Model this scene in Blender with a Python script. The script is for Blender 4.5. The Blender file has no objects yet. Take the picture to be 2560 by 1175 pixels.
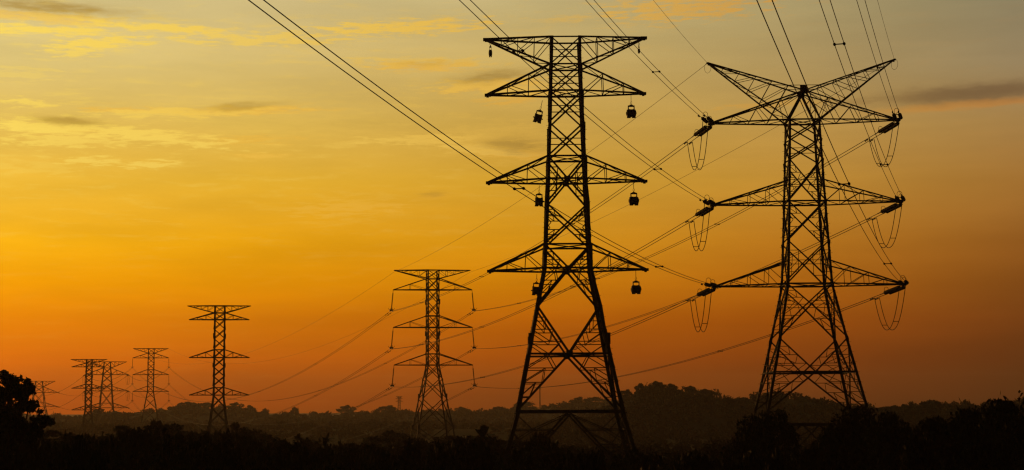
import bpy, math, random
import numpy as np
from mathutils import Vector, Matrix

SC = bpy.context.scene
COL = SC.collection
rng = random.Random(7)

# ------------------------------------------------------------------ camera
EZ = 8.0                       # eye height above the plain (the viewer stands on a rise)
FPX = 3900.0                   # focal length in photo pixels (2560 wide)
PITCH = math.radians(6.44)
ROLL = math.radians(0.30)
fv = Vector((0, math.cos(PITCH), math.sin(PITCH)))
r0 = Vector((1, 0, 0)); u0 = Vector((0, -math.sin(PITCH), math.cos(PITCH)))
rv = r0 * math.cos(ROLL) - u0 * math.sin(ROLL)
uv = r0 * math.sin(ROLL) + u0 * math.cos(ROLL)
EYE = Vector((0, 0, EZ))
cd = bpy.data.cameras.new('camera'); cam = bpy.data.objects.new('camera', cd); COL.objects.link(cam)
cd.sensor_width = 36.0; cd.sensor_fit = 'HORIZONTAL'; cd.lens = FPX / 2560 * 36.0
cd.clip_start = 0.5; cd.clip_end = 20000
M = Matrix((rv, uv, -fv)).transposed().to_4x4(); M.translation = EYE
cam.matrix_world = M
SC.camera = cam

def ray(px, py):
    return fv + rv * ((px - 1280) / FPX) + uv * ((587.5 - py) / FPX)
def pt(px, py, Y):
    d = ray(px, py); return EYE + d * (Y / d.y)
def azel(px, py):
    d = ray(px, py).normalized()
    return math.degrees(math.atan2(d.x, d.y)), math.degrees(math.asin(d.z))
def lin(c):
    o = []
    for v in c:
        v = max(0.0, v) / 255.0
        o.append(v / 12.92 if v <= 0.04045 else ((v + 0.055) / 1.055) ** 2.4)
    return o

# ------------------------------------------------------------------ world, sun, exposure
SUN_AZ, SUN_EL = -23.5, 2.2
SC.view_settings.view_transform = 'Standard'; SC.view_settings.look = 'None'
SC.view_settings.exposure = 0.0; SC.view_settings.gamma = 1.0
SC.view_settings.use_curve_mapping = False
SC.render.film_transparent = False
SC.cycles.use_denoising = True; SC.cycles.denoiser = 'OPENIMAGEDENOISE'; SC.cycles.denoising_input_passes = 'RGB_ALBEDO_NORMAL'
SC.cycles.max_bounces = 6; SC.cycles.volume_bounces = 1
SC.cycles.filter_width = 1.3
W = bpy.data.worlds.new('World'); SC.world = W; W.use_nodes = True
nt = W.node_tree; nt.nodes.clear()
def nd(t, **k):
    n = nt.nodes.new(t)
    for a, b in k.items(): setattr(n, a, b)
    return n
def put(sock, v):
    if isinstance(v, bpy.types.NodeSocket): nt.links.new(v, sock)
    else: sock.default_value = v
def m(op, a, b=None, c=None, clamp=False):
    n = nd('ShaderNodeMath', operation=op, use_clamp=clamp)
    put(n.inputs[0], a)
    if b is not None: put(n.inputs[1], b)
    if c is not None: put(n.inputs[2], c)
    return n.outputs[0]
def mapr(v, a, b, c, d, smooth=False):
    n = nd('ShaderNodeMapRange', interpolation_type='SMOOTHSTEP' if smooth else 'LINEAR')
    put(n.inputs[0], v)
    for i, x in enumerate((a, b, c, d)): n.inputs[1 + i].default_value = x
    return n.outputs[0]
def mixc(f, a, b, mode='MIX'):
    n = nd('ShaderNodeMix', data_type='RGBA', blend_type=mode)
    put(n.inputs[0], f); put(n.inputs[6], a); put(n.inputs[7], b)
    return n.outputs[2]
def noise(vec, scale, detail=4.0, rough=0.55):
    n = nd('ShaderNodeTexNoise'); put(n.inputs['Vector'], vec)
    n.inputs['Scale'].default_value = scale; n.inputs['Detail'].default_value = detail
    n.inputs['Roughness'].default_value = rough
    return n.outputs[0]
def comb(x, y, z=0.0):
    n = nd('ShaderNodeCombineXYZ'); put(n.inputs[0], x); put(n.inputs[1], y); put(n.inputs[2], z)
    return n.outputs[0]

tc = nd('ShaderNodeTexCoord'); sx = nd('ShaderNodeSeparateXYZ'); nt.links.new(tc.outputs['Generated'], sx.inputs[0])
AZ = m('MULTIPLY', m('ARCTAN2', sx.outputs[0], sx.outputs[1]), 57.29578)
EL = m('MULTIPLY', m('ARCSINE', sx.outputs[2]), 57.29578)

SKY_Y = [0, 150, 300, 450, 600, 700, 800, 900, 1000]
SKY = {
 0:    [(221,200,136),(226,199,122),(234,194,91),(246,191,58),(255,183,18),(255,165,0),(250,140,0),(234,113,0),(200,82,0)],
 640:  [(213,191,131),(216,188,115),(223,184,85),(232,178,50),(237,165,14),(231,147,0),(218,121,0),(198,94,0),(161,66,0)],
 1280: [(198,178,122),(204,173,100),(207,166,76),(213,160,47),(219,149,21),(211,129,3),(192,99,0),(166,75,0),(127,52,2)],
 1920: [(176,158,108),(181,153,95),(189,149,75),(196,143,52),(192,123,29),(181,104,15),(162,80,6),(135,59,5),(106,45,6)],
 2560: [(141,128,96),(153,132,95),(167,129,73),(166,115,50),(147,90,31),(132,75,22),(115,59,17),(95,45,13),(73,32,10)],
}
EL0, EL1 = -3.0, 60.0
def ramp(px):
    n = nd('ShaderNodeValToRGB'); cr = n.color_ramp; cr.interpolation = 'LINEAR'
    pos = [((azel(px, y)[1] - EL0) / (EL1 - EL0), lin(c)) for y, c in zip(SKY_Y, SKY[px])]
    top = lin(SKY[px][0])
    pos += [((azel(px, 0)[1] + 6 - EL0) / (EL1 - EL0), [v * 0.3 for v in top]),
            ((32 - EL0) / (EL1 - EL0), [0.016, 0.016, 0.018]), (1.0, [0.006, 0.007, 0.01])]
    low = lin(SKY[px][-1])
    pos += [((azel(px, 1100)[1] - EL0) / (EL1 - EL0), [low[0] * .62, low[1] * .6, low[2] * .8])]
    pos.sort(key=lambda t: t[0])
    cr.elements[0].position = pos[0][0]; cr.elements[0].color = (*pos[0][1], 1)
    cr.elements[1].position = pos[-1][0]; cr.elements[1].color = (*pos[-1][1], 1)
    for p, c in pos[1:-1]:
        e = cr.elements.new(p); e.color = (*c, 1)
    put(n.inputs[0], mapr(EL, EL0, EL1, 0, 1))
    return n.outputs[0]
xs = sorted(SKY); ramps = [ramp(x) for x in xs]
sky = ramps[0]
for i in range(1, len(xs)):
    a0, a1 = azel(xs[i - 1], 600)[0], azel(xs[i], 600)[0]
    sky = mixc(mapr(AZ, a0, a1, 0, 1, i % 2 == 0 and False), sky, ramps[i])

# soft streaky unevenness plus the drawn-out clouds of the evening sky
warp = noise(comb(m('MULTIPLY', AZ, 0.5), m('MULTIPLY', EL, 1.6)), 1.0, 4.0)
warp2 = noise(comb(m('MULTIPLY', AZ, 1.1), m('MULTIPLY', EL, 3.6), 3.7), 1.0, 5.0, 0.6)
fine = noise(comb(m('ADD', m('MULTIPLY', AZ, 1.15), m('MULTIPLY', EL, -1.3)), m('MULTIPLY', EL, 7.5), 9.1), 1.0, 8.0, 0.64)
fine = mapr(fine, .28, .72, 0, 1)
veil = mapr(noise(comb(m('MULTIPLY', AZ, 0.12), m('MULTIPLY', EL, 0.8), 5.0), 1.0, 5.0), 0.35, 0.68, 0.94, 1.06)
sky = mixc(1.0, sky, comb(veil, veil, veil), 'MULTIPLY')
# (px, py, half width, half height, tilt deg (+ = right end higher), strength, texture amount)
BRIGHT = [
 (95,74,210,12,1.0,1.0,.4),(400,69,230,12,-1.5,1.0,.4),(245,106,115,17,6,1.0,.5),(185,130,65,15,4,.8,.6),(230,52,260,18,0,.35,.6),
 (660,97,190,15,1,.8,.7),(1010,68,220,18,3,1.0,.55),(1430,46,80,8,2,.5,.5),(1710,22,190,28,2,.85,.65),(60,256,80,10,0,.75,.6),
 (60,185,90,16,2,.3,.8),(150,320,200,20,-1,1.0,.5),(330,336,240,17,-4,1.0,.6),(160,348,140,20,0,.7,.7),(480,282,230,12,3,.7,.5),
 (225,402,90,10,1,.7,.6),(385,412,65,11,5,.8,.6),(1210,212,140,16,4,.9,.5),(1230,376,130,16,-4,1.0,.4),(1080,350,180,13,1,.85,.5),
 (840,364,50,8,0,.4,.5),(640,390,60,7,2,.3,.6),(2420,262,230,13,1.5,.6,.1),(1060,158,170,16,0,.6,.5),(1290,222,90,18,4,.7,.5),(60,420,130,16,0,.25,.8),(880,520,120,30,3,.14,.9),(1270,335,140,22,2,.25,.8),(700,300,200,60,2,.12,.9)]
AMBER = [(1050,164,130,13,0,.9,.4),(1225,214,130,13,5,.8,.4),(590,278,190,11,3,.9,.4),(1290,384,120,14,-4,.7,.4),(330,275,130,9,0,.6,.5),(620,352,120,12,3,.5,.6),(880,522,130,16,2,.45,.7),(640,390,60,7,2,.6,.5),(90,42,230,12,-1,.7,.4),(180,322,110,10,-2,.6,.4),(1310,240,110,14,6,.6,.5),(1940,262,150,9,2,.4,.6),(1080,494,40,7,3,.4,.4)]
DARK = [
 (120,18,190,17,-1,.9,.3),(175,303,85,11,-2,.9,.2),(610,265,100,10,5,.65,.25),(1225,192,100,15,6,.75,.3),(1290,364,90,22,-4,.7,.5),
 (2450,231,270,25,1.2,1.0,.05),(2200,250,150,14,2,.45,.3),(1060,160,80,9,1,.3,.4),(1080,486,32,9,3,.4,.3)]
def cloudmask(items, wx, wy, lo=.2, hi=.95, gk=3.2):
    tot = None
    for (px, py, hw, hh, tilt, s, tex) in items:
        a, e = azel(px, py)
        sc_ = 1 / (FPX * math.pi / 180)
        c, t = math.cos(math.radians(tilt)), math.sin(math.radians(tilt))
        da = m('ADD', m('SUBTRACT', AZ, a), m('MULTIPLY', m('SUBTRACT', warp, .5), wx))
        de = m('ADD', m('SUBTRACT', EL, e), m('MULTIPLY', m('SUBTRACT', warp2, .5), wy))
        u = m('MULTIPLY', m('ADD', m('MULTIPLY', da, c), m('MULTIPLY', de, t)), 1 / (hw * sc_))
        v = m('MULTIPLY', m('SUBTRACT', m('MULTIPLY', de, c), m('MULTIPLY', da, t)), 1 / (hh * sc_))
        r2 = m('ADD', m('MULTIPLY', u, u), m('MULTIPLY', v, v))
        g = m('EXPONENT', m('MULTIPLY', r2, -0.8))
        val = m('ADD', g, m('MULTIPLY', m('SUBTRACT', fine, .5), 3.0 * tex))
        g = m('MULTIPLY', mapr(val, lo, hi, 0, 1, True), m('MULTIPLY', g, gk, clamp=True))
        g = m('MULTIPLY', g, s)
        tot = g if tot is None else m('MAXIMUM', tot, g)
    return tot
wisp = mapr(noise(comb(m('ADD', m('MULTIPLY', AZ, .5), m('MULTIPLY', EL, -.5)), m('MULTIPLY', EL, 3.6), 21.0), 1.0, 8.0, .66), .5, .72, 0, 1, True)
wmask = m('MULTIPLY', mapr(AZ, -2, 9, 1, .15, True), m('MULTIPLY', mapr(EL, 4.0, 9.5, .1, 1, True), mapr(EL, 14, 18, 1, 0, True)))
wisp = m('MULTIPLY', m('MULTIPLY', wisp, wmask), .36)
bm_ = cloudmask(BRIGHT, 1.2, 0.34); dm_ = cloudmask(DARK, 0.8, 0.3, -.25, 1.25, 1.3)
am_ = cloudmask(AMBER, 1.0, 0.3, .1, 1.0, 2.2)
sky = mixc(m('MULTIPLY', am_, 0.8, clamp=True), sky, mixc(mapr(AZ, -18, 12, 0, 1), (*lin((250,190,62)), 1), (*lin((214,150,52)), 1)))
glow = mixc(mapr(AZ, -18, 18, 0, 1), (*lin((255,219,96)), 1), (*lin((196,126,52)), 1))
sky = mixc(m('MULTIPLY', m('MAXIMUM', bm_, wisp), 0.95, clamp=True), sky, glow)
dusk = mixc(mapr(AZ, -10, 17, 0, 1), (*lin((170,132,52)), 1), (*lin((106,80,54)), 1))
sky = mixc(m('MULTIPLY', dm_, 0.82, clamp=True), sky, dusk)
# the glow belongs to the western half; the rest is a dim clear-dusk Nishita sky
nish = nd('ShaderNodeTexSky', sky_type='NISHITA', sun_disc=False)
nish.sun_elevation = math.radians(SUN_EL); nish.sun_rotation = math.radians(SUN_AZ)
nback = mixc(1.0, nish.outputs[0], (0.0012, 0.0012, 0.0012, 1), 'MULTIPLY')
off = m('ABSOLUTE', m('SUBTRACT', AZ, -8.0))
west = mapr(off, 32, 85, 1, 0, True)
col = mixc(west, nback, sky)
bg = nd('ShaderNodeBackground'); put(bg.inputs[0], col); bg.inputs[1].default_value = 1.0
wo = nd('ShaderNodeOutputWorld'); nt.links.new(bg.outputs[0], wo.inputs[0])
W.cycles.sampling_method = 'MANUAL'; W.cycles.sample_map_resolution = 512

sl = bpy.data.lights.new('sun', 'SUN'); sun = bpy.data.objects.new('sun', sl); COL.objects.link(sun)
sl.energy = 0.5; sl.color = (1.0, 0.42, 0.12); sl.angle = math.radians(0.6)
sd = Vector((math.sin(math.radians(SUN_AZ)) * math.cos(math.radians(SUN_EL)), math.cos(math.radians(SUN_AZ)) * math.cos(math.radians(SUN_EL)), math.sin(math.radians(SUN_EL))))
sun.rotation_euler = sd.to_track_quat('Z', 'Y').to_euler()

# ------------------------------------------------------------------ materials
def mat(name, c1, c2, rough=0.7, metal=0.0, scale=3.0, spec=0.3):
    ma = bpy.data.materials.new(name); ma.use_nodes = True
    t = ma.node_tree; b = t.nodes['Principled BSDF']
    n = t.nodes.new('ShaderNodeTexNoise'); n.inputs['Scale'].default_value = scale; n.inputs['Detail'].default_value = 5
    g = t.nodes.new('ShaderNodeTexCoord'); t.links.new(g.outputs['Object'], n.inputs['Vector'])
    r = t.nodes.new('ShaderNodeValToRGB')
    r.color_ramp.elements[0].position = .3; r.color_ramp.elements[1].position = .7
    r.color_ramp.elements[0].color = (*c1, 1); r.color_ramp.elements[1].color = (*c2, 1)
    t.links.new(n.outputs[0], r.inputs[0]); t.links.new(r.outputs[0], b.inputs['Base Color'])
    b.inputs['Roughness'].default_value = rough; b.inputs['Metallic'].default_value = metal
    b.inputs['Specular IOR Level'].default_value = spec
    return ma
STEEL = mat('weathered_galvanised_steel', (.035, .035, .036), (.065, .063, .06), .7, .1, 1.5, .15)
WIRE = mat('aged_aluminium_wire', (.03, .03, .03), (.06, .058, .055), .6, .3, 4)
PORC = mat('dark_glazed_porcelain', (.025, .014, .01), (.05, .03, .02), .55, 0, 6, .25)
IRON = mat('painted_iron', (.02, .02, .022), (.04, .04, .042), .5, .2, 4)
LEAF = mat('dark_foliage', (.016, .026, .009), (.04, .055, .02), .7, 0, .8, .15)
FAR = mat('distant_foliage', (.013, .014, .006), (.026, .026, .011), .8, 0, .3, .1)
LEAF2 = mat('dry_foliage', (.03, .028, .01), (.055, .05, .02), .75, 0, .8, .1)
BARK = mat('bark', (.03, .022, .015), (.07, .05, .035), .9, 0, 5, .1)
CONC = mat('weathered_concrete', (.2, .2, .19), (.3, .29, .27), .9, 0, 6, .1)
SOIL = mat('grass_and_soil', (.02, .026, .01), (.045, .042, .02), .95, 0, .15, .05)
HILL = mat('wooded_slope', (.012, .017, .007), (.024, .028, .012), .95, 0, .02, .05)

# ------------------------------------------------------------------ mesh helpers
class MB:
    def __init__(s): s.v = []; s.f = []
    def bar(s, p, q, w, a=None, b=None, t=None):
        """an angle-iron (L section) from p to q"""
        p, q = Vector(p), Vector(q); n = q - p
        if n.length < 1e-5: return
        n.normalize(); o = 0.0
        if a is None:
            h = Vector((0, 0, 1)) if abs(n.z) < .9 else Vector((0, 1, 0))
            a = n.cross(h).normalized(); b = a.cross(n).normalized(); o = -w * .35
        else:
            a, b = Vector(a), Vector(b)
        t = t or w * .22
        i = len(s.v)
        pr = [(0, 0), (w, 0), (w, t), (t, t), (t, w), (0, w)]
        for base in (p, q):
            for x, y in pr: s.v.append(base + a * (x + o) + b * (y + o))
        for k in range(6):
            j = (k + 1) % 6; s.f.append((i + k, i + j, i + 6 + j, i + 6 + k))
        s.f.append(tuple(i + k for k in (5, 4, 3, 2, 1, 0))); s.f.append(tuple(i + 6 + k for k in range(6)))
    def box(s, c, hx, hy, hz, ax=None, ay=None, az=None):
        ax = Vector(ax or (1, 0, 0)); ay = Vector(ay or (0, 1, 0)); az = Vector(az or (0, 0, 1)); c = Vector(c)
        i = len(s.v)
        for k in (-1, 1):
            for x, y in ((-1, -1), (1, -1), (1, 1), (-1, 1)): s.v.append(c + ax * x * hx + ay * y * hy + az * k * hz)
        s.f += [(i+3,i+2,i+1,i), (i+4,i+5,i+6,i+7)]
        for k in range(4):
            j = (k + 1) % 4; s.f.append((i + k, i + j, i + 4 + j, i + 4 + k))
    def tube(s, pts, r, n=6, r1=None):
        pts = [Vector(p) for p in pts]; i = len(s.v); L = len(pts)
        for k, p in enumerate(pts):
            d = (pts[min(k + 1, L - 1)] - pts[max(k - 1, 0)]).normalized()
            h = Vector((0, 0, 1)) if abs(d.z) < .95 else Vector((1, 0, 0))
            a = d.cross(h).normalized(); b = a.cross(d)
            rr = r if r1 is None else r + (r1 - r) * k / (L - 1)
            for j in range(n):
                th = 2 * math.pi * j / n; s.v.append(p + (a * math.cos(th) + b * math.sin(th)) * rr)
        for k in range(L - 1):
            for j in range(n):
                jj = (j + 1) % n; s.f.append((i+k*n+j, i+k*n+jj, i+(k+1)*n+jj, i+(k+1)*n+j))
        s.f.append(tuple(i + j for j in range(n - 1, -1, -1))); s.f.append(tuple(i + (L - 1) * n + j for j in range(n)))
    def lathe(s, p, d, prof, n=12):
        """rings (distance along d, radius) from p"""
        p = Vector(p); d = Vector(d).normalized()
        h = Vector((0, 0, 1)) if abs(d.z) < .95 else Vector((1, 0, 0))
        a = d.cross(h).normalized(); b = a.cross(d); i = len(s.v)
        for (t, r) in prof:
            for j in range(n):
                th = 2 * math.pi * j / n; s.v.append(p + d * t + (a * math.cos(th) + b * math.sin(th)) * r)
        for k in range(len(prof) - 1):
            for j in range(n):
                jj = (j + 1) % n; s.f.append((i+k*n+j, i+k*n+jj, i+(k+1)*n+jj, i+(k+1)*n+j))
        s.f.append(tuple(i + j for j in range(n - 1, -1, -1))); s.f.append(tuple(i + (len(prof) - 1) * n + j for j in range(n)))
    def build(s, name, ma, parent=None, **props):
        me = bpy.data.meshes.new(name); me.from_pydata([tuple(v) for v in s.v], [], s.f); me.update()
        me.materials.append(ma)
        o = bpy.data.objects.new(name, me); COL.objects.link(o)
        if parent: o.parent = parent
        for k, v in props.items(): o[k] = v
        return o
def empty(name, loc, label, cat, group=None, rz=0.0):
    o = bpy.data.objects.new(name, None); COL.objects.link(o); o.empty_display_size = .5
    o.location = loc; o.rotation_euler = (0, 0, rz); o['label'] = label; o['category'] = cat
    if group: o['group'] = group
    return o
def lerp(a, b, t): return Vector(a) + (Vector(b) - Vector(a)) * t

# ------------------------------------------------------------------ the lie of the land
def ground(x, y):
    r = math.hypot(x, y)
    z = 6.4 * math.exp(-(r / 26.0) ** 2)                                   # the rise under the viewer
    z -= 8.0 * math.exp(-(((x + 80) / 90) ** 2 + ((y - 470) / 120) ** 2))   # the dip under the long span
    z += 0.35 * math.sin(x * .06 + 1) * math.cos(y * .045) * min(1, r / 60)
    return z
def terrain(name, xs_, ys_, zf, ma, kind='structure'):
    v = [(x, y, zf(x, y)) for y in ys_ for x in xs_]; nx = len(xs_)
    f = [(j*nx+i, j*nx+i+1, (j+1)*nx+i+1, (j+1)*nx+i) for j in range(len(ys_)-1) for i in range(nx-1)]
    me = bpy.data.meshes.new(name); me.from_pydata(v, [], f); me.update(); me.materials.append(ma)
    for p in me.polygons: p.use_smooth = True
    o = bpy.data.objects.new(name, me); COL.objects.link(o); o['kind'] = kind
    return o
gx = [-9000, -5000, -3000, -2000, -1400, -1000] + [-800 + 20 * i for i in range(81)] + [1000, 1400, 2000, 3000, 5000, 9000]
gy = [-600, -300, -150] + [-80 + 8 * i for i in range(40)] + [250 + 25 * i for i in range(40)] + [1300, 1700, 2500, 4000, 7000, 12000]
terrain('ground', gx, gy, ground, SOIL)

# ------------------------------------------------------------------ lattice towers
class Tower:
    def __init__(s, px, py, Y, psi, label, ws, name='lattice_pylon', sink=0.0, group='steel pylons across the plain'):
        s.Y = Y; s.psi = psi; s.c, s.s = math.cos(psi), math.sin(psi)
        s.ax = px; p = pt(px, py, Y); s.X = p.x
        s.gz = ground(s.X, Y) - 0.1
        s.root = empty(name, (s.X, Y, s.gz), label, 'pylon', group, psi)
        s.prof = sorted([(s.zl(px, y), w) for y, w in ws if y is not None] + [(0.0, w) for y, w in ws if y is None])
    def zl(s, px, py): return pt(px, py, s.Y).z - s.gz
    def loc(s, px, py):
        """local point in the plane of the arms that the photo shows at (px, py)"""
        d = ray(px, py); k = d.x / d.y
        t = (k * s.Y - s.X) / (s.c - k * s.s)
        return Vector((t, 0, EZ + d.z / d.y * (s.Y + t * s.s) - s.gz))
    def world(s, l):
        return Vector((s.X + l[0] * s.c - l[1] * s.s, s.Y + l[0] * s.s + l[1] * s.c, s.gz + l[2]))
    def hw(s, z):
        p = s.prof
        if z <= p[0][0]: return p[0][1]
        for (a, wa), (b, wb) in zip(p, p[1:]):
            if z <= b: return wa + (wb - wa) * (z - a) / (b - a)
        return p[-1][1]
    def L(s, sx, sy, z): w = s.hw(z); return Vector((sx * w, sy * w, z))
    FACES = [((-1,-1),(1,-1)), ((1,-1),(1,1)), ((1,1),(-1,1)), ((-1,1),(-1,-1))]
    def legs(s, ztop, w0, w1, bolts=False):
        kn = sorted({z for z, _ in s.prof if 0 < z < ztop} | {0.0, ztop})
        for (sx_, sy_) in ((-1,-1),(1,-1),(1,1),(-1,1)):
            b = MB()
            for a, c in zip(kn, kn[1:]):
                n = max(1, int((c - a) / 5))
                for i in range(n):
                    za, zb = a + (c - a) * i / n, a + (c - a) * (i + 1) / n
                    w = w0 + (w1 - w0) * (za / ztop)
                    b.bar(s.L(sx_, sy_, za), s.L(sx_, sy_, zb), w, (-sx_, 0, 0), (0, -sy_, 0), w * .2)
                    if w0 > .2 and i: b.box(s.L(sx_, sy_, za) + Vector((sx_ * .012, sy_ * .012, 0)), w * .52, w * .52, .45)
            if bolts:
                z = 3.0; k = 0
                while z < ztop:
                    p = s.L(sx_, sy_, z); d = Vector((sx_, 0, 0)) if k % 2 else Vector((0, sy_, 0))
                    b.tube([p, p + d * .17], .012, 4); z += .42; k += 1
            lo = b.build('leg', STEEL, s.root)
            if w0 > .2:
                fb = MB(); fb.box((sx_ * s.hw(0), sy_ * s.hw(0), .1), .5, .5, .25); fb.box((sx_ * s.hw(0), sy_ * s.hw(0), .42), .3, .3, .07); fb.build('footing', CONC, lo)
    def bracing(s, panels, w, wt, horiz, gus=0.0, foot=None):
        """panels: (ztop, zbottom, zcross or None, cross horizontal?, n redundants, weight); one mesh per face"""
        for l1, l2 in s.FACES:
            b = MB()
            nrm = Vector((l1[0] + l2[0], l1[1] + l2[1], 0)).normalized()
            tan = Vector((-nrm.y, nrm.x, 0))
            for (z0, z1, zc, hz, red, k) in panels:
                A0, B0, A1, B1 = s.L(*l1, z0), s.L(*l2, z0), s.L(*l1, z1), s.L(*l2, z1)
                straight = zc is None
                if straight:
                    f = s.hw(z0) / (s.hw(z0) + s.hw(z1)); zc = z0 + (z1 - z0) * f
                Ma, Mb = s.L(*l1, zc), s.L(*l2, zc); C = (Ma + Mb) / 2
                if straight:
                    C = lerp(A0, B1, f)
                    b.bar(A0, B1, w * k); b.bar(B0 - nrm * w * .5, A1 - nrm * w * .5, w * k)
                else:
                    for P in (A0, B0, A1, B1): b.bar(P, C, w * k)
                if hz: b.bar(Ma, Mb, (w if hz > 1 else wt) * (1.2 if hz > 1 else 1))
                if gus and k > 1.1: b.box(C, gus * k, .02, gus * .8 * k, tan, nrm)
                for K, Mm in ((A0, Ma), (B0, Mb), (A1, Ma), (B1, Mb)):
                    if not red: continue
                    P = [lerp(K, C, i / (red + 1)) for i in range(1, red + 1)]
                    Q = [lerp(K, Mm, i / (red + 1)) for i in range(1, red + 1)]
                    mid = lerp(Mm, C, .5)
                    for i in range(red):
                        b.bar(P[i], Q[i], wt)
                        if i + 1 < red: b.bar(Q[i], lerp(P[i + 1], Q[i + 1], .35), wt); b.bar(P[i], lerp(P[i + 1], Q[i + 1], .35), wt * .9)
                    b.bar(Q[-1], mid if hz else lerp(Mm, C, .25), wt)
                    if hz: b.bar(P[-1], mid, wt)
            for z, k in horiz:
                A, B = s.L(*l1, z), s.L(*l2, z); b.bar(A, B, w * k)
            if foot:
                zt, zf, nred = foot
                A, B = s.L(*l1, zt), s.L(*l2, zt); C = (A + B) / 2
                for l, K in ((l1, A), (l2, B)):
                    F = s.L(*l, zf); b.bar(C, F, w * 1.1)
                    for i in range(1, nred + 1):
                        t = i / (nred + 1); P = lerp(C, F, t); Q = lerp(K, F, t); b.bar(P, Q, wt * (1.4 if i == nred else 1))
                        Q0 = lerp(K, F, (i - 1) / (nred + 1)); P0 = lerp(C, F, (i - 1) / (nred + 1)); mm = lerp(P, Q, .5)
                        b.bar(Q0, mm, wt); b.bar(P0, mm, wt)
                        b.bar(mm, lerp(K, F, (i + 1) / (nred + 1)), wt)
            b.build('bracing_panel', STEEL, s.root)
    def diaphragm(s, zs, w):
        for z in zs:
            b = MB()
            b.bar(s.L(-1, -1, z), s.L(1, 1, z), w); b.bar(s.L(1, -1, z - .03), s.L(-1, 1, z - .03), w)
            b.build('plan_bracing', STEEL, s.root)
    def arm(s, tip, A0, B0, nb, w, wt, name='cross_arm', tipw=.14, plate=True, shift=0.0):
        """tip: local point; A0 = (front, back) roots of the chord at tip level, B0 = the other chord"""
        b = MB(); T = [tip + Vector((0, -tipw, 0)), tip + Vector((0, tipw, 0))]
        sgn = 1 if tip.x > 0 else -1
        P = {}
        for k in (0, 1):
            b.bar(A0[k], T[k], w); b.bar(B0[k], T[k], w)
            for i in range(nb + 1):
                t = i / (nb + 1) + (shift if i else 0)
                P[k, i] = (lerp(A0[k], T[k], t), lerp(B0[k], T[k], t))
            for i in range(1, nb + 1):
                b.bar(P[k, i][0], P[k, i][1], wt); b.bar(P[k, i][1], P[k, i - 1][0], wt)
        for i in range(nb + 1):
            for c in (0, 1):
                if i: b.bar(P[0, i][c], P[1, i][c], wt)
                nx = (P[1, i + 1][c] if i < nb else T[1]) if i % 2 == 0 else (P[1, i + 1][c] if i < nb else T[1])
                b.bar(P[0, i][c], nx, wt)
        ao = b.build(name, STEEL, s.root); pl = MB()
        if plate: pl.box(tip - Vector((sgn * .12, 0, 0)), .26, tipw + .06, .1)
        else: pl.box(tip, .1, tipw + .03, .06)
        pl.box(tip - Vector((sgn * .1, 0, .12)), .1, .03, .08)
        if s.Y < 200: pl.build('tip_plate', STEEL, ao)
        return ao
    def roots(s, sx_, z): return (s.L(sx_, -1, z), s.L(sx_, 1, z))

# ---- the bare pylon in the middle (no conductors yet)
T1 = Tower(1418.5, 675, 125, 0.0, 'tallest bare pylon hung with stringing pulleys, no wires on its four cross-arms',
           [(100, 1.2), (234, 1.34), (453, 1.6), (675, 1.95), (1028, 4.15), (None, 6.3)])
z1 = lambda y: T1.zl(1416, y)
T1.legs(z1(97), .30, .20, True)
T1.bracing([(z1(100), z1(168), None, 1, 0, .75), (z1(168), z1(234), None, 1, 0, .8), (z1(234), z1(313), None, 1, 0, 1), (z1(313), z1(397), None, 1, 0, 1),
            (z1(397), z1(514), z1(453), 2, 1, 1.15), (z1(514), z1(616), None, 0, 2, 1.05), (z1(616), z1(768), z1(675), 2, 2, 1.15),
            (z1(768), z1(1028), z1(888), 2, 3, 1.2)], .13, .07,
           [(z1(100), .9), (z1(168), 1), (z1(234), 1.2), (z1(397), 1.1), (z1(616), 1.1), (z1(1030), 2.0)], .22, (z1(1034), 1.2, 4))
T1.diaphragm([z1(168), z1(234), z1(397), z1(453), z1(616), z1(675), z1(888), z1(1028)], .08)
T1_tips = {}
for (lv, yt, ya, yb, xl, xr) in (('top', 97, 100, 168, 1212, 1613), ('upper', 236, 234, 168, 1216, 1611), ('middle', 455, 453, 397, 1219, 1614), ('lower', 676, 675, 616, 1222, 1617)):
    for sx_, px in ((-1, xl), (1, xr)):
        t = T1.loc(px, yt + (2 if sx_ < 0 else -2)); T1_tips[lv, sx_] = t
        T1.arm(t, T1.roots(sx_, z1(ya)), T1.roots(sx_, z1(yb)), 3 if lv == 'top' else 2, .14, .06, tipw=.13)

# ---- the angle pylon on the right, with a V-shaped head
T2 = Tower(2011, 508, 133, math.radians(-1.5), 'V-headed pylon on the right with looping jumper wires, rising behind dark trees',
           [(305, 1.33), (508, 1.6), (713, 1.93), (848, 2.85), (None, 5.9)])
z2 = lambda y: T2.zl(2016, y)
T2.legs(z2(305), .24, .17, True)
T2.bracing([(z2(305), z2(352), None, 0, 0, 1), (z2(352), z2(402), None, 1, 0, 1), (z2(402), z2(508), z2(455), 1, 2, 1), (z2(508), z2(606), None, 0, 2, 1),
            (z2(606), z2(713), z2(655), 1, 1, 1), (z2(713), z2(848), z2(765), 1, 2, 1), (z2(848), z2(1030), z2(932), 2, 3, 1.05)], .115, .05,
           [(z2(305), 1.2), (z2(508), 1.2), (z2(713), 1.2), (z2(1062), 1.6)], .16, (z2(1062), 1.0, 2))
T2.diaphragm([z2(305), z2(508), z2(713), z2(932)], .07)
ap = T2.loc(2007, 231); apF, apB = Vector((ap.x, -.95, ap.z)), Vector((ap.x, .95, ap.z))
hb = MB()
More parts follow.
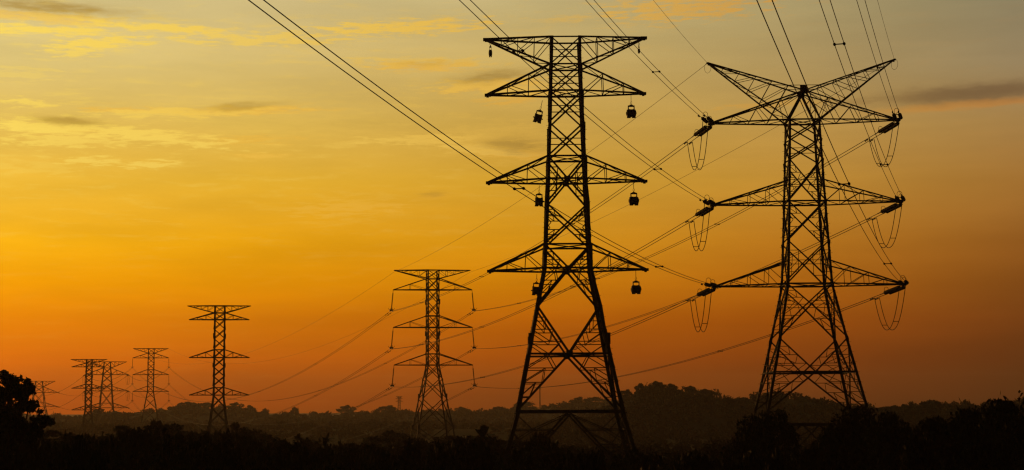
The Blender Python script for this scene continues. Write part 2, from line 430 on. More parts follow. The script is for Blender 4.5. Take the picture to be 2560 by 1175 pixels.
for sx_ in (-1, 1):
    for k, A in ((-1, apF), (1, apB)):
        hb.bar(T2.L(sx_, k, z2(305)), A, .17)
    for t in (.33, .66):
        hb.bar(lerp(T2.L(sx_, -1, z2(305)), apF, t), lerp(T2.L(sx_, 1, z2(305)), apB, t), .06)
        hb.bar(lerp(T2.L(sx_, -1, z2(305)), apF, t), lerp(T2.L(sx_, 1, z2(305)), apB, t - .33), .05)
hb.bar(apF, apB, .14); hb.box(apF, .3, .03, .26); hb.box(apB, .3, .03, .26)
hb.build('head_frame', STEEL, T2.root)
pb = MB(); pb.box((ap.x + .05, -.2, ap.z + .34), .31, .05, .27)
pb.box((ap.x + .05, -.14, ap.z + .18), .04, .03, .3); pb.build('head_plate', IRON, T2.root)
rl = MB(); rl.tube([(ap.x - 1.35, -.25, ap.z + .6), (ap.x + 1.5, -.25, ap.z + .6)], .03, 5); rl.build('head_rail', STEEL, T2.root)
T2_tips = {}
for (lv, ya, yb, L_, R_) in (('upper', 305, 231, (1776, 309), (2246, 300)), ('middle', 508, 456, (1780, 513), (2253, 504)), ('lower', 713, 657, (1784, 717), (2261, 711))):
    for sx_, (px, py) in ((-1, L_), (1, R_)):
        t = T2.loc(px, py); T2_tips[lv, sx_] = t
        Br = (apF, apB) if lv == 'upper' else T2.roots(sx_, z2(yb))
        T2.arm(t, T2.roots(sx_, z2(ya)), Br, 3, .115, .05, tipw=.2)
for sx_, (px, py) in ((-1, (1769, 158)), (1, (2236, 149))):
    t = T2.loc(px, py); T2_tips['peak', sx_] = t
    T2.arm(t, (apF, apB), T2.roots(sx_, z2(303)), 5, .105, .048, 'peak_arm', .12, False)

# ---- the farther pylons: (axis px/py, depth, yaw, ...) heights read off the photo as pixel rows
def far_tower(label, px, py, Y, psi, widths, top, toplow, arms, tips_top, nb, w, wt, kink_panels, npan, sink=0):
    T = Tower(px, py, Y, psi, label, widths)
    zz = lambda y: T.zl(px, y)
    T.legs(zz(top), w * 1.7, w * 1.3)
    lev = [zz(top), zz(toplow)]; pans = [(zz(top), zz(toplow), None, 0, 0, .8)]
    prev = zz(toplow); hz = [(zz(top), 1), (zz(toplow), 1)]
    for (ya, yb, l, r) in arms:
        n = max(1, round((prev - zz(ya)) / (2 * T.hw(zz(ya)) * .95)))
        for i in range(n): pans.append((prev + (zz(ya) - prev) * i / n, prev + (zz(ya) - prev) * (i + 1) / n, None, 0, 0, 1))
        prev = zz(ya); hz += [(zz(ya), 1.3), (zz(yb), 1)]
    z = prev
    while z > 1.5:
        h = 2 * T.hw(z) * 1.15; h = min(h, z - .6) if z - h > 3 else z - .6
        pans.append((z, z - h, None, 0, 1 if h > 6 else 0, 1)); z -= h
    T.bracing(pans, w, wt, hz)
    tips = {}
    for sx_, tpx in ((-1, tips_top[0]), (1, tips_top[1])):
        t = T.loc(tpx, top); tips['peak', sx_] = t
        T.arm(t, T.roots(sx_, zz(top)), T.roots(sx_, zz(toplow)), 3, w, wt, 'peak_arm', .12)
    for name, (ya, yb, l, r) in zip(('upper', 'middle', 'lower'), arms):
        for sx_, tpx in ((-1, l), (1, r)):
            t = T.loc(tpx, ya); tips[name, sx_] = t
            T.arm(t, T.roots(sx_, zz(ya)), T.roots(sx_, zz(yb)), nb, w * 1.15, wt, 'cross_arm', .12)
    return T, tips
P14 = math.radians(14)
T3, T3_tips = far_tower('slim pylon with three arms of hanging insulators, left of the tallest pylon', 1081.5, 818, 287, P14,
    [(675, 1.08), (913, 1.1), (None, 4.3)], 676, 697, [(725, 697, 983, 1180), (819, 790, 983, 1181), (913, 885, 985, 1182)], (985, 1176), 1, .14, .06, 0, 0)
T4, T4_tips = far_tower('wireless pylon with a narrow straight body and four trussed arms, alone between two groups', 548, 894, 318, math.radians(6),
    [(765, 1.08), (988, 1.1), (None, 2.6)], 765, 782.6, [(799.6, 782.6, 473, 623), (894.3, 874.6, 473, 623.5), (988, 969.4, 473, 623)], (469, 627), 2, .15, .07, 0, 0)
T5, T5_tips = far_tower('far pylon with hanging insulators, standing between the wireless pylon and the overlapping pair', 377, 937, 650, P14,
    [(871, 1.25), (979, 1.3), (None, 4.4)], 871.5, 883, [(895, 883, 332, 422), (937, 924, 332, 422), (979, 965.5, 332, 422)], (333, 421), 1, .2, .1, 0, 0)
T6, T6_tips = far_tower('wider far pylon with tension insulators, right one of the overlapping pair', 266.6, 977, 800, math.radians(10),
    [(904, 1.65), (1020, 3.5), (None, 6.6)], 904.6, 920, [(937, 920, 212, 321), (977.6, 966, 212, 321), (1019.7, 1008, 212, 321)], (216, 317), 2, .24, .12, 0, 0)
T7, T7_tips = far_tower('narrow far pylon with no wires, left one of the overlapping pair', 221.7, 971, 555, math.radians(8),
    [(898, 1.1), (1025, 1.15), (None, 2.7)], 898.7, 908, [(917.5, 908, 179, 263), (971, 961, 179, 263), (1025, 1015, 179, 262)], (177, 268), 2, .18, .09, 0, 0)
T8, T8_tips = far_tower('farthest wired pylon, half hidden behind the leafy tree at the left edge', 97, 982, 950, math.radians(10),
    [(953, 2.0), (1017, 4.0), (None, 7.0)], 953, 967, [(981.6, 967, 58.6, 145.5), (1017, 1007, 58, 145.5)], (62, 138), 2, .22, .11, 0, 0)
T9, T9_tips = far_tower('tiny hazy pylon on the tree-lined ridge left of the slim pylon', 998, 1003, 1150, math.radians(20),
    [(992, .7), (1008, .8), (None, 1.5)], 991, 994, [(997, 994, 989, 1007), (1004, 1001, 989, 1007)], (990, 1006), 1, .11, .06, 0, 0)

# ------------------------------------------------------------------ insulators, wires, fittings
def disc_profile(L, r, n):
    pr = [(0, .035), (.06, .05)]
    st = (L - .12) / n
    for i in range(n):
        t = .06 + i * st
        pr += [(t + st * .15, r * .45), (t + st * .45, r), (t + st * .62, r * .97), (t + st * .68, r * .4)]
    pr += [(L - .05, .05), (L, .035)]
    return pr
def ring(b, c, d, up, rx, rz, r=.02):
    """an open racket-shaped arcing ring standing on the fitting"""
    c, d, up = Vector(c), Vector(d), Vector(up)
    pts = []
    for i in range(13):
        th = math.pi * (i / 12)
        pts.append(c + d * rx * math.cos(th) + up * (rz + rx * 1.1 * math.sin(th)))
    pts = [c + d * rx] + pts + [c - d * rx]
    b.tube(pts, r, 5)
UP = Vector((0, 0, 1))
SIDE = {-1: 'left', 1: 'right'}
def tension_set(P, d, label, group, L=2.7, big=True):
    """double string from the arm tip P along d; returns the two conductor ends"""
    d = Vector(d).normalized(); lat = d.cross(UP).normalized(); up = lat.cross(d)
    root = empty('tension_insulator', P, label, 'insulator', group)
    f = MB(); h = .24
    f.box(d * .18, .05, .16, .03, lat, d, up); f.box(d * .4, .32, .06, .025, lat, d, up)
    f.tube([d * 0, d * .4], .035, 5)
    f.build('link_plate', IRON, root)
    for k in (-1, 1):
        b = MB(); b.lathe(d * .45 + lat * h * k, d, disc_profile(L, .165, 15), 12); b.build('insulator_string', PORC, root)
    y = MB(); e = d * (.45 + L)
    y.box(e + d * .07, .33, .07, .025, lat, d, up)
    for k in (-1, 1): y.tube([e + lat * h * k, e + d * .75 + lat * h * k], .04, 6)
    ring(y, e + d * .05, lat, up, .2, .32)
    y.build('yoke', IRON, root)
    r2 = MB(); ring(r2, d * .4, lat, up, .18, .3); r2.build('arcing_ring', IRON, root)
    return [P + e + d * .75 + lat * h * k for k in (-1, 1)]
def susp_set(P, tilt, along, label, group, L=3.1):
    """single hanging string; tilt = sideways lean vector"""
    d = (Vector((0, 0, -1)) + Vector(tilt)).normalized(); along = Vector((along[0], along[1], 0)).normalized(); lat = along.cross(UP)
    root = empty('suspension_insulator', P, label, 'insulator', group)
    b = MB(); b.tube([Vector((0, 0, .1)), d * .4], .04, 5); b.build('hook', IRON, root)
    b = MB(); b.lathe(d * .4, d, disc_profile(L, .14, 16), 10); b.build('insulator_string', PORC, root)
    e = d * (.4 + L); y = MB()
    y.box(e + d * .12, .34, .05, .12, lat, along)
    for k in (-1, 1):
        y.tube([e, e + along * .5 * k + Vector((0, 0, .0)), e + along * .75 * k + UP * .28], .035, 5)
        y.tube([e, e + lat * .45 * k + UP * .02, e + lat * .62 * k + UP * .25], .035, 5)
        y.box(e + d * .3 + lat * .25 * k, .07, .3, .07, lat, along)
    y.build('yoke', IRON, root)
    return P + e + d * .32, lat
def cat_pts(a, b, sag, n=56):
    return [lerp(a, b, i / n) - UP * (4 * sag * (i / n) * (1 - i / n)) for i in range(n + 1)]
def bundle(pa, pb, label, group, r=.03, spac=(), dampers=(), name='twin_power_line', sp_r=.03):
    """pa, pb: point lists of the two sub-conductors"""
    root = empty(name, pa[0], label, 'power line', group); o = pa[0]
    for p in (pa, pb):
        b = MB(); b.tube([q - o for q in p], r, 6); b.build('conductor', WIRE, root)
    L = [0]
    for i in range(1, len(pa)): L.append(L[-1] + (pa[i] - pa[i - 1]).length)
    def at(s_):
        for i in range(1, len(L)):
            if s_ <= L[i]:
                t = (s_ - L[i - 1]) / (L[i] - L[i - 1])
                return lerp(pa[i - 1], pa[i], t) - o, lerp(pb[i - 1], pb[i], t) - o, (pa[i] - pa[i - 1]).normalized()
        return pa[-1] - o, pb[-1] - o, (pa[-1] - pa[-2]).normalized()
    for s_ in spac:
        A, B, d = at(s_); b = MB(); b.tube([A, B], sp_r, 6)
        for q in (A, B): b.lathe(q - d * .09, d, [(0, .03), (.03, .075), (.15, .075), (.18, .03)], 8)
        b.build('spacer', IRON, root)
    for s_ in dampers:
        A, B, d = at(s_)
        for q in (A, B):
            b = MB(); c = q - UP * .1
            b.tube([c - d * .2, c + d * .2], .02, 5); b.box(q - UP * .05, .03, .03, .08)
            for k in (-1, 1): b.lathe(c + d * (.2 * k - .07), d, [(0, .03), (.02, .06), (.12, .06), (.14, .03)], 8)
            b.build('damper', IRON, root)
    return root
def single(pts, label, group, r=.018, name='earth_wire'):
    root = MB(); o = pts[0]; root.tube([q - o for q in pts], r, 5)
    ob = root.build(name, WIRE); ob.location = o; ob['label'] = label; ob['category'] = 'wire'; ob['group'] = group
    return ob

NEAR = Vector((-.303, -1, 0)).normalized()
GAP = .25
def near_curve(a, n=60, S=165.0, kb=.000724, ka=-.0288):
    return [a + NEAR * s_ + UP * (ka * s_ + kb * s_ * s_) for s_ in (S * i / n for i in range(n + 1))]
g_ins2 = 'tension insulators on the V-headed pylon'
LV = ('upper', 'middle', 'lower')
T3_hold = {}
for lv in LV:
    for sx_ in (-1, 1):
        P3 = T3.world(T3_tips[lv, sx_]) - UP * .1
        tl = T3.c * .0 + (.09 if sx_ > 0 else -.09)
        end, lat = susp_set(P3, (tl, .0, 0), (-.33, 1, 0), 'insulator string hanging from the %s %s arm of the slim pylon' % (lv, SIDE[sx_]), 'hanging insulators of the slim pylon')
        T3_hold[lv, sx_] = (end, lat)
for lv in LV:
    for sx_ in (-1, 1):
        P = T2.world(T2_tips[lv, sx_]); sd_ = SIDE[sx_]
        e3, lat3 = T3_hold[lv, sx_]
        sag = 2.4 + (.6 if sx_ > 0 else 0)
        dfar = (e3 - P); dfar.z -= 4 * sag; dfar.normalize()
        far = tension_set(P + UP * -.15, dfar, 'dark double insulator slanting down from the V-headed pylon %s arm, %s end' % (lv, sd_), g_ins2)
        dn = NEAR + UP * -.03
        near = tension_set(P + UP * .1, dn, 'foreshortened insulator pointing at the viewer, V-headed pylon %s arm, %s end' % (lv, sd_), g_ins2, 2.0)
        # order the sub-conductors so pairs do not cross
        near = sorted(near, key=lambda v: v.x); far = sorted(far, key=lambda v: v.x)
        pa, pb = near_curve(near[0]), near_curve(near[1])
        bundle(pa, pb, 'twin line rising out of the photo from the V-headed pylon %s arm, %s end' % (lv, sd_), 'twin lines passing overhead',
               .02, (20, 55, 92), (1.2,))
        l3 = Vector((1, .33, 0)).normalized()
        fa = cat_pts(far[0], e3 - l3 * GAP, sag); fb = cat_pts(far[1], e3 + l3 * GAP, sag)
        bundle(fa, fb, 'twin line from the V-headed pylon %s arm, %s end, to the slim pylon' % (lv, sd_), 'twin lines from the V-headed pylon to the slim pylon',
               .027, (38, 82, 125), (1.6,))
        # jumper loop hanging between the two strings
        r = empty('jumper_loop', P, 'twin jumper wire looping under the V-headed pylon %s arm, %s end' % (lv, sd_), 'jumper wire', 'jumper loops of the V-headed pylon')
        cur = []
        for a_, b_ in ((near[0], far[0]), (near[1], far[1])):
            pts = []
            a2, b2 = a_ - NEAR * .9, b_ + (e3 - P).normalized() * 1.1 - UP * .15
            for i in range(31):
                t = i / 30; s_ = abs(2 * t - 1)
                x = .5 + .5 * math.copysign(1 - (1 - s_ ** 1.0) ** 1.0, 2 * t - 1) if False else t
                drop = 3.4 * (1 - s_ ** 2.15) if s_ < 1 else 0
                pts.append(lerp(a2, b2, .5 + (t - .5) * 1.0) - UP * drop - P)
            b = MB(); b.tube(pts, .03, 6); b.build('jumper_wire', WIRE, r); cur.append(pts)
        for i in (9, 22):
            b = MB(); b.tube([cur[0][i], cur[1][i]], .028, 6); b.build('spacer', IRON, r)
for sx_ in (-1, 1):
    P = T2.world(T2_tips['peak', sx_]); sd_ = SIDE[sx_]
    single(near_curve(P), 'thin earth wire rising out of the photo from the V-headed pylon %s horn' % sd_, 'earth wires', .013)
    P3 = T3.world(T3_tips['peak', sx_]) - UP * .3
    single(cat_pts(P, P3, 1.6), 'thin earth wire from the %s horn of the V-headed pylon to the slim pylon' % sd_, 'earth wires', .018)
    lp = MB()
    cc = Vector((0, 0, -.2))
    lp.tube([Vector((math.sin(a) * .28, .2 * math.cos(a), -.42 - .42 * math.cos(a))) for a in [i * math.pi / 8 for i in range(17)]], .014, 5)
    o = lp.build('wire_loop', WIRE, T2.root); o.location = T2_tips['peak', sx_]

# the line goes on over the plain
T5_hold = {}
for lv in LV:
    for sx_ in (-1, 1):
        P5 = T5.world(T5_tips[lv, sx_])
        T5_hold[lv, sx_] = susp_set(P5, ((.03 if sx_ > 0 else -.03), 0, 0), (-.3, 1, 0), 'tiny insulator hanging from the %s %s arm right of the overlapping pylon pair' % (lv, SIDE[sx_]), 'hanging insulators of a far pylon', 3.3)
def tset_simple(P, d, label, group):
    d = Vector(d).normalized(); root = empty('tension_insulator', P, label, 'insulator', group)
    b = MB(); b.lathe(d * .3, d, disc_profile(3.2, .26, 9), 8); b.build('insulator_string', PORC, root)
    b = MB(); b.tube([d * 0, d * .35], .05, 5); b.tube([d * 3.45, d * 4.0], .05, 5); b.build('link', IRON, root)
    return P + d * 4.0
for lv in LV:
    for sx_ in (-1, 1):
        a3, lat3 = T3_hold[lv, sx_]; a5, lat5 = T5_hold[lv, sx_]
        l = Vector((1, .35, 0)).normalized()
        sag = 15.2
        bundle(cat_pts(a3 - l * GAP, a5 - l * GAP, sag, 80), cat_pts(a3 + l * GAP, a5 + l * GAP, sag, 80),
               'twin line sagging leftward from the slim pylon %s arm, %s insulator' % (lv, SIDE[sx_]), 'twin lines sagging over the plain',
               .03, tuple(range(60, 380, 62)), (1.6, 2.8))
        P6 = T6.world(T6_tips[lv, sx_]); d6 = (a5 - P6).normalized() - UP * .1
        e6 = tset_simple(P6, d6, 'tiny near-side insulator of the wider far pylon, %s arm, %s end' % (lv, SIDE[sx_]), 'insulators of the wider far pylon')
        bundle(cat_pts(a5 - l * GAP, e6 - l * .1, 4.0), cat_pts(a5 + l * GAP, e6 + l * .1, 4.0),
               'faint twin line reaching the wider far pylon %s arm, %s end' % (lv, SIDE[sx_]), 'faint lines between the far pylons', .035)
        t8 = T8_tips.get((lv, sx_))
        if t8 is None: continue
        P8 = T8.world(t8); d68 = (P8 - P6).normalized() - UP * .12
        e68 = tset_simple(P6, d68, 'tiny far-side insulator of the wider far pylon, %s arm, %s end' % (lv, SIDE[sx_]), 'insulators of the wider far pylon')
        e8 = tset_simple(P8, -(P8 - P6).normalized() - UP * .12, 'tiny insulator on the pylon behind the left tree, %s arm, %s end' % (lv, SIDE[sx_]), 'insulators of the farthest wired pylon')
        bundle(cat_pts(e68 - l * .1, e8 - l * .1, 5.0), cat_pts(e68 + l * .1, e8 + l * .1, 5.0),
               'faint twin line reaching the pylon behind the left tree, %s arm, %s end' % (lv, SIDE[sx_]), 'faint lines between the far pylons', .035)
        r = empty('jumper_loop', P6, 'tiny jumper loop under the wider far pylon %s arm, %s end' % (lv, SIDE[sx_]), 'jumper wire', 'jumper loops of the far pylons')
        for q in (-.35, .35):
            b = MB()
            b.tube([lerp(e6, e68, i / 16) - P6 + Vector((q, 0, 0)) - UP * 4.6 * (1 - abs(2 * i / 16 - 1) ** 2.6) for i in range(17)], .05, 5); b.build('jumper_wire', WIRE, r)
for sx_ in (-1, 1):
    P3 = T3.world(T3_tips['peak', sx_]) - UP * .3; P5 = T5.world(T5_tips['peak', sx_])
    single(cat_pts(P3, P5, 11.0, 70), 'thin earth wire sagging from the slim pylon %s peak to the far pylons' % SIDE[sx_], 'earth wires', .02)

# ------------------------------------------------------------------ stringing pulleys hung from the bare pylon
def stringing_block(P, label, rope, ws=1.0, lean=(0, 0), barrel=True, hs=1.0):
    """rope, yoke frame, wide sheave with bowed cheeks and two feet; ws scales the width, hs the rest"""
    root = empty('stringing_pulley', P, label, 'pulley', 'stringing pulleys on the bare pylon')
    L = Vector((lean[0], lean[1], -1)).normalized(); ax = Vector((1, 0, 0)); ax = (ax - L * ax.dot(L)).normalized(); ay = L.cross(ax)
    b = MB(); b.tube([Vector((0, 0, .08)), L * (rope - .34)], .022, 5)
    for k in (-1, 1):
        b.tube([L * (rope - .35), L * (rope - .27) + ax * .055 * k, L * (rope - .17) + ax * .055 * k, L * (rope - .1)], .018, 5)
    b.tube([L * (rope - .11), L * (rope + .04)], .04, 6)
    b.build('hanging_rope', IRON, root)
    f = MB(); t = rope
    f.box(L * (t + .07 * hs), .27 * ws, .09, .05 * hs, ax, ay, L); f.box(L * t, .14 * ws, .07, .04 * hs, ax, ay, L)
    for k in (-1, 1):
        f.box(L * (t + .3 * hs) + ax * .235 * ws * k, .04 * ws, .1, .22 * hs, ax, ay, L)
        pr = [(.26, .36), (.34, .46), (.385, .58), (.39, .7), (.35, .84), (.27, .97)] if barrel else [(.28, .3), (.28, .6), (.28, .98)]
        f.tube([L * (t + v * hs) + ax * k * u * ws for u, v in pr], .05 * (ws * .6 + .4), 6)
        f.box(L * (t + 1.0 * hs) + ax * .2 * ws * k, .15 * ws, .13, .035 * hs, ax, ay, L)
    f.build('frame', IRON, root)
    pr = [(-.37, .24), (-.35, .29), (-.25, .31), (-.2, .345), (-.1, .33), (0, .32), (.1, .33), (.2, .345), (.25, .31), (.35, .29), (.37, .24)]
    if not barrel: pr = [(-.27, .31), (-.25, .345), (-.1, .325), (0, .32), (.1, .325), (.25, .345), (.27, .31)]
    sh = MB(); sh.lathe(L * (t + .65 * hs), ax, [(x * ws, r * hs) for x, r in pr], 18); sh.build('sheave', IRON, root)
    ax2 = MB(); ax2.tube([L * (t + .65 * hs) - ax * .42 * ws, L * (t + .65 * hs) + ax * .42 * ws], .05, 6); ax2.build('axle', IRON, root)
for lv, px, py in (('upper', 1577.5, 238), ('middle', 1584, 456), ('lower', 1589.5, 677)):
    stringing_block(T1.world(T1.loc(px, py)), 'round stringing pulley hanging near the right end of the bare pylon %s arm' % lv, .84)
for lv, px, py, ln in (('upper', 1357, 243, (-.27, .05)), ('middle', 1349, 458, (-.02, .05)), ('lower', 1343, 683, (-.05, .05))):
    stringing_block(T1.world(T1.loc(px, py) + Vector((0, 1.75, 0))), 'boxy stringing pulley hanging behind the left leg below the bare pylon %s arm' % lv, .78 if lv == 'upper' else .62, 1.0, ln, False)
stringing_block(T1.world(T1.loc(1226, 104)), 'narrow edge-on pulley hanging near the left end of the bare pylon top arm', .4, .32, (0, 0), True, .85)
stringing_block(T1.world(T1.loc(1597, 106)), 'narrow edge-on pulley hanging near the right end of the bare pylon top arm', .36, .2, (0, 0), True, .52)

# ------------------------------------------------------------------ vegetation
def mesh_quads(name, P, N, size, ma, seed=0, aspect=.55):
    """many leaf-sized diamond faces at points P (n,3), random facing, size (n,)"""
    r = np.random.default_rng(seed); n = len(P)
    u = r.normal(size=(n, 3)); u /= np.linalg.norm(u, axis=1)[:, None]
    w = r.normal(size=(n, 3)); w -= (w * u).sum(1)[:, None] * u; w /= np.linalg.norm(w, axis=1)[:, None]
    sz = size[:, None]
    nn = np.cross(u, w)
    V = np.stack([P - u * sz, P + w * sz * aspect + nn * sz * .15, P + u * sz, P - w * sz * aspect + nn * sz * .15], 1).reshape(-1, 3)
    me = bpy.data.meshes.new(name)
    me.vertices.add(4 * n); me.vertices.foreach_set('co', V.astype(np.float32).ravel())
    me.loops.add(4 * n); me.loops.foreach_set('vertex_index', np.arange(4 * n, dtype=np.int32))
    me.polygons.add(n); me.polygons.foreach_set('loop_start', np.arange(0, 4 * n, 4, dtype=np.int32))
    me.polygons.foreach_set('loop_total', np.full(n, 4, dtype=np.int32))
    me.update(calc_edges=True); me.validate(); me.materials.append(ma)
    return me
def clump_points(clumps, dens, seed, shell=.45):
    r = np.random.default_rng(seed); out = []
    for (c, rad, k) in clumps:
        n = max(8, int(dens * k))
        d = r.normal(size=(n, 3)); d /= np.linalg.norm(d, axis=1)[:, None]
        t = shell + (1 - shell) * r.random(n) ** .6
        t *= 1 + .22 * r.normal(size=n) * (r.random(n) < .25)
        out.append(np.array(c) + d * t[:, None] * np.array(rad))
    return np.concatenate(out)
def crown_clumps(R, H, z0, n, seed, crad, flat=.8, rag=.25):
    """sub-clumps spread through an egg of half-width R from z0 to z0+H"""
    r = random.Random(seed); out = []
    for i in range(n):
        u = r.random(); th = r.uniform(0, 2 * math.pi)
        zc = (r.random() ** .8)
        rr = math.sqrt(max(0, 1 - (2 * zc - .75) ** 2 / 1.6)) * R * r.uniform(.35, 1 + rag * .4)
        cr = crad * r.uniform(.6, 1.25)
        out.append(((rr * math.cos(th), rr * math.sin(th), z0 + H * zc * (1 + rag * r.uniform(-.3, .25)) - cr * .3), (cr, cr, cr * flat), r.uniform(.6, 1.3)))
    return out
def trunk_mesh(name, clumps, rad, seed, zb=-1.0, nl=9):
    r = random.Random(seed); b = MB(); top = max(c[0][2] for c in clumps)
    zz_ = [zb, top * .12, top * .28, top * .45, top * .62]
    sp = [Vector((r.uniform(-.15, .15) * i, r.uniform(-.15, .15) * i, z)) for i, z in enumerate(zz_)]
    b.tube(sp, rad, 8, rad * .45)
    pick = list(clumps); r.shuffle(pick)
    for c in pick[:nl]:
        k = r.choice([1, 2, 3, 4]); s0 = sp[k]; e = Vector(c[0]); mid = lerp(s0, e, .5) + Vector((r.uniform(-.2, .2), r.uniform(-.2, .2), -.1 * (e - s0).length))
        b.tube([s0, mid, e], rad * .42, 6, rad * .1)
    me = bpy.data.meshes.new(name); me.from_pydata([tuple(v) for v in b.v], [], b.f); me.update(); me.materials.append(BARK)
    return me
PROTO = {}
def proto(kind, var):
    key = (kind, var)
    if key in PROTO: return PROTO[key]
    sd_ = hash_ = {'broad': 100, 'bush': 200, 'airy': 300, 'far': 400}[kind] + var
    if kind == 'broad':
        cl = crown_clumps(3.2, 4.8, 2.0, 44, sd_, 1.05, .75, .25); dens = 330; ls = (.10, .2)
    elif kind == 'bush':
        cl = crown_clumps(1.9, 1.9, .5, 24, sd_, .5, .8, .5); dens = 230; ls = (.08, .17)
    elif kind == 'airy':
        cl = crown_clumps(2.0, 1.9, 1.6, 22, sd_, .6, .42, .6); dens = 120; ls = (.08, .16)
    else:
        cl = crown_clumps(3.0, 4.2, 1.6, 20, sd_, 1.15, .8, .3); dens = 100; ls = (.25, .5)
    P = clump_points(cl, dens, sd_)
    if kind == 'bush':      # sprigs standing above the crown
        r = np.random.default_rng(sd_); k = 260
        i = r.integers(0, len(P), 8); base = P[i]; extra = []
        for q in base:
            h = r.uniform(.15, .5); n = k // 14; t = r.random(n)
            extra.append(q + np.stack([r.normal(0, .09, n), r.normal(0, .09, n), t * h], 1))
        P = np.concatenate([P] + extra)
    r = np.random.default_rng(sd_ + 1); sz = r.uniform(*ls, len(P))
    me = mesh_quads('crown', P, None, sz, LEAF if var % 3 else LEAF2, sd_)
    H = P[:, 2].max(); Wd = np.percentile(np.abs(P[:, 0]), 98)
    tm = trunk_mesh('trunk', cl, {'broad': .28, 'bush': .09, 'airy': .11, 'far': .25}[kind], sd_)
    PROTO[key] = (me, tm, H, Wd); return PROTO[key]
def plant(kind, var, px, top, wpx, Y, label, cat, group, name, rot=None, stretch=None):
    me, tm, H, Wd = proto(kind, var)
    p = pt(px, top, Y); gz = ground(p.x, Y)
    sz = (p.z - gz) / H; sxy = wpx * .5 * Y / FPX / Wd
    root = empty(name, (p.x, Y, gz - .05), label, cat, group, rot if rot is not None else rng.uniform(0, 6.28))
    root.scale = (sxy, sxy, sz)
    for n_, me_ in (('crown', me), ('trunk', tm)):
        o = bpy.data.objects.new(n_, me_); COL.objects.link(o); o.parent = root
    return root

# the tree at the left edge: built from its own clumps
LY = 80.0
cl = []
rr_ = random.Random(3)
for (px, py, rp, k) in [(-70,960,40,1),(-30,950,34,1),(5,948,22,1),(30,957,19,.9),(52,966,16,.8),(20,985,30,1.2),(-20,990,40,1.3),(55,995,14,.8),(40,1012,20,.9),
                        (66,1012,11,.5),(0,1030,36,1.4),(48,1038,22,.9),(72,1046,15,.7),(94,1052,14,.9),(104,1047,9,.5),(84,1060,14,.8),(30,1065,34,1.3),(-30,1050,46,1.6),(-90,1010,50,1.5),(-90,1070,50,1.4),
                        (60,1085,30,1.2),(0,1100,45,1.6),(-60,1110,55,1.6),(80,1078,22,.9),(64,978,12,.6),(14,938,9,.35),(38,944,8,.3),(52,948,8,.3),(-8,934,10,.4),(72,1024,9,.4),(78,1030,7,.3)]:
    for j in range(2):
        c = pt(px + rr_.uniform(-4, 4), py + rr_.uniform(-3, 3), LY)
        cl.append(((c.x - pt(0, 1000, LY).x, rr_.uniform(-1.8, 1.8), c.z), (rp * LY / FPX * .95, rp * LY / FPX * 1.2, rp * LY / FPX * .8), k * (.5 if rp > 24 else .36) * (rp / 22) ** .9))
P = clump_points(cl, 240, 5, .1); rs = np.random.default_rng(8)
lx, lg = pt(0, 1000, LY).x, ground(pt(0, 1000, LY).x, LY)
P[:, 2] -= lg
tree = empty('leafy_tree', (lx, LY, lg), 'big dark leafy tree at the left edge with the sunset showing between its leaves', 'tree')
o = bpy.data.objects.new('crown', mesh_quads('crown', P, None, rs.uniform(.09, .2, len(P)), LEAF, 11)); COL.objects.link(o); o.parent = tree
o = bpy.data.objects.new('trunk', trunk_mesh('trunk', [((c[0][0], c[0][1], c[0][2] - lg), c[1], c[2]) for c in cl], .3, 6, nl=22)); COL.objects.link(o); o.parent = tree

G_T = 'dark trees on the right'
plant('broad', 1, 1935, 1018, 200, 98, 'round dark tree covering the left foot of the V-headed pylon', 'tree', G_T, 'round_tree')
plant('broad', 2, 1868, 1046, 120, 92, 'smaller bushy tree just left of the one covering the V-headed pylon foot', 'tree', G_T, 'round_tree')
plant('broad', 3, 2140, 1012, 190, 97, 'broad dark tree covering the right foot of the V-headed pylon', 'tree', G_T, 'round_tree')
plant('broad', 4, 2222, 1022, 130, 90, 'tree beside the broad one at the V-headed pylon right foot, left of a gap', 'tree', G_T, 'round_tree')
plant('broad', 5, 2066, 1056, 66, 88, 'low bushy tree between the two trees at the V-headed pylon feet', 'tree', G_T, 'round_tree')
plant('broad', 6, 2340, 1040, 170, 86, 'tree at the left foot of the rising clump in the right corner', 'tree', G_T, 'round_tree')
plant('broad', 7, 2412, 998, 190, 88, 'middle tree of the rising clump in the right corner', 'tree', G_T, 'round_tree')
plant('broad', 8, 2495, 980, 180, 84, 'tall tree of the clump in the right corner, second from the edge', 'tree', G_T, 'round_tree')
plant('broad', 9, 2590, 972, 190, 80, 'tallest tree of the right corner, cut by the photo edge', 'tree', G_T, 'round_tree')
plant('broad', 10, 2300, 1075, 110, 74, 'low nearer tree at the bottom of the gap before the right corner clump', 'tree', G_T, 'round_tree')

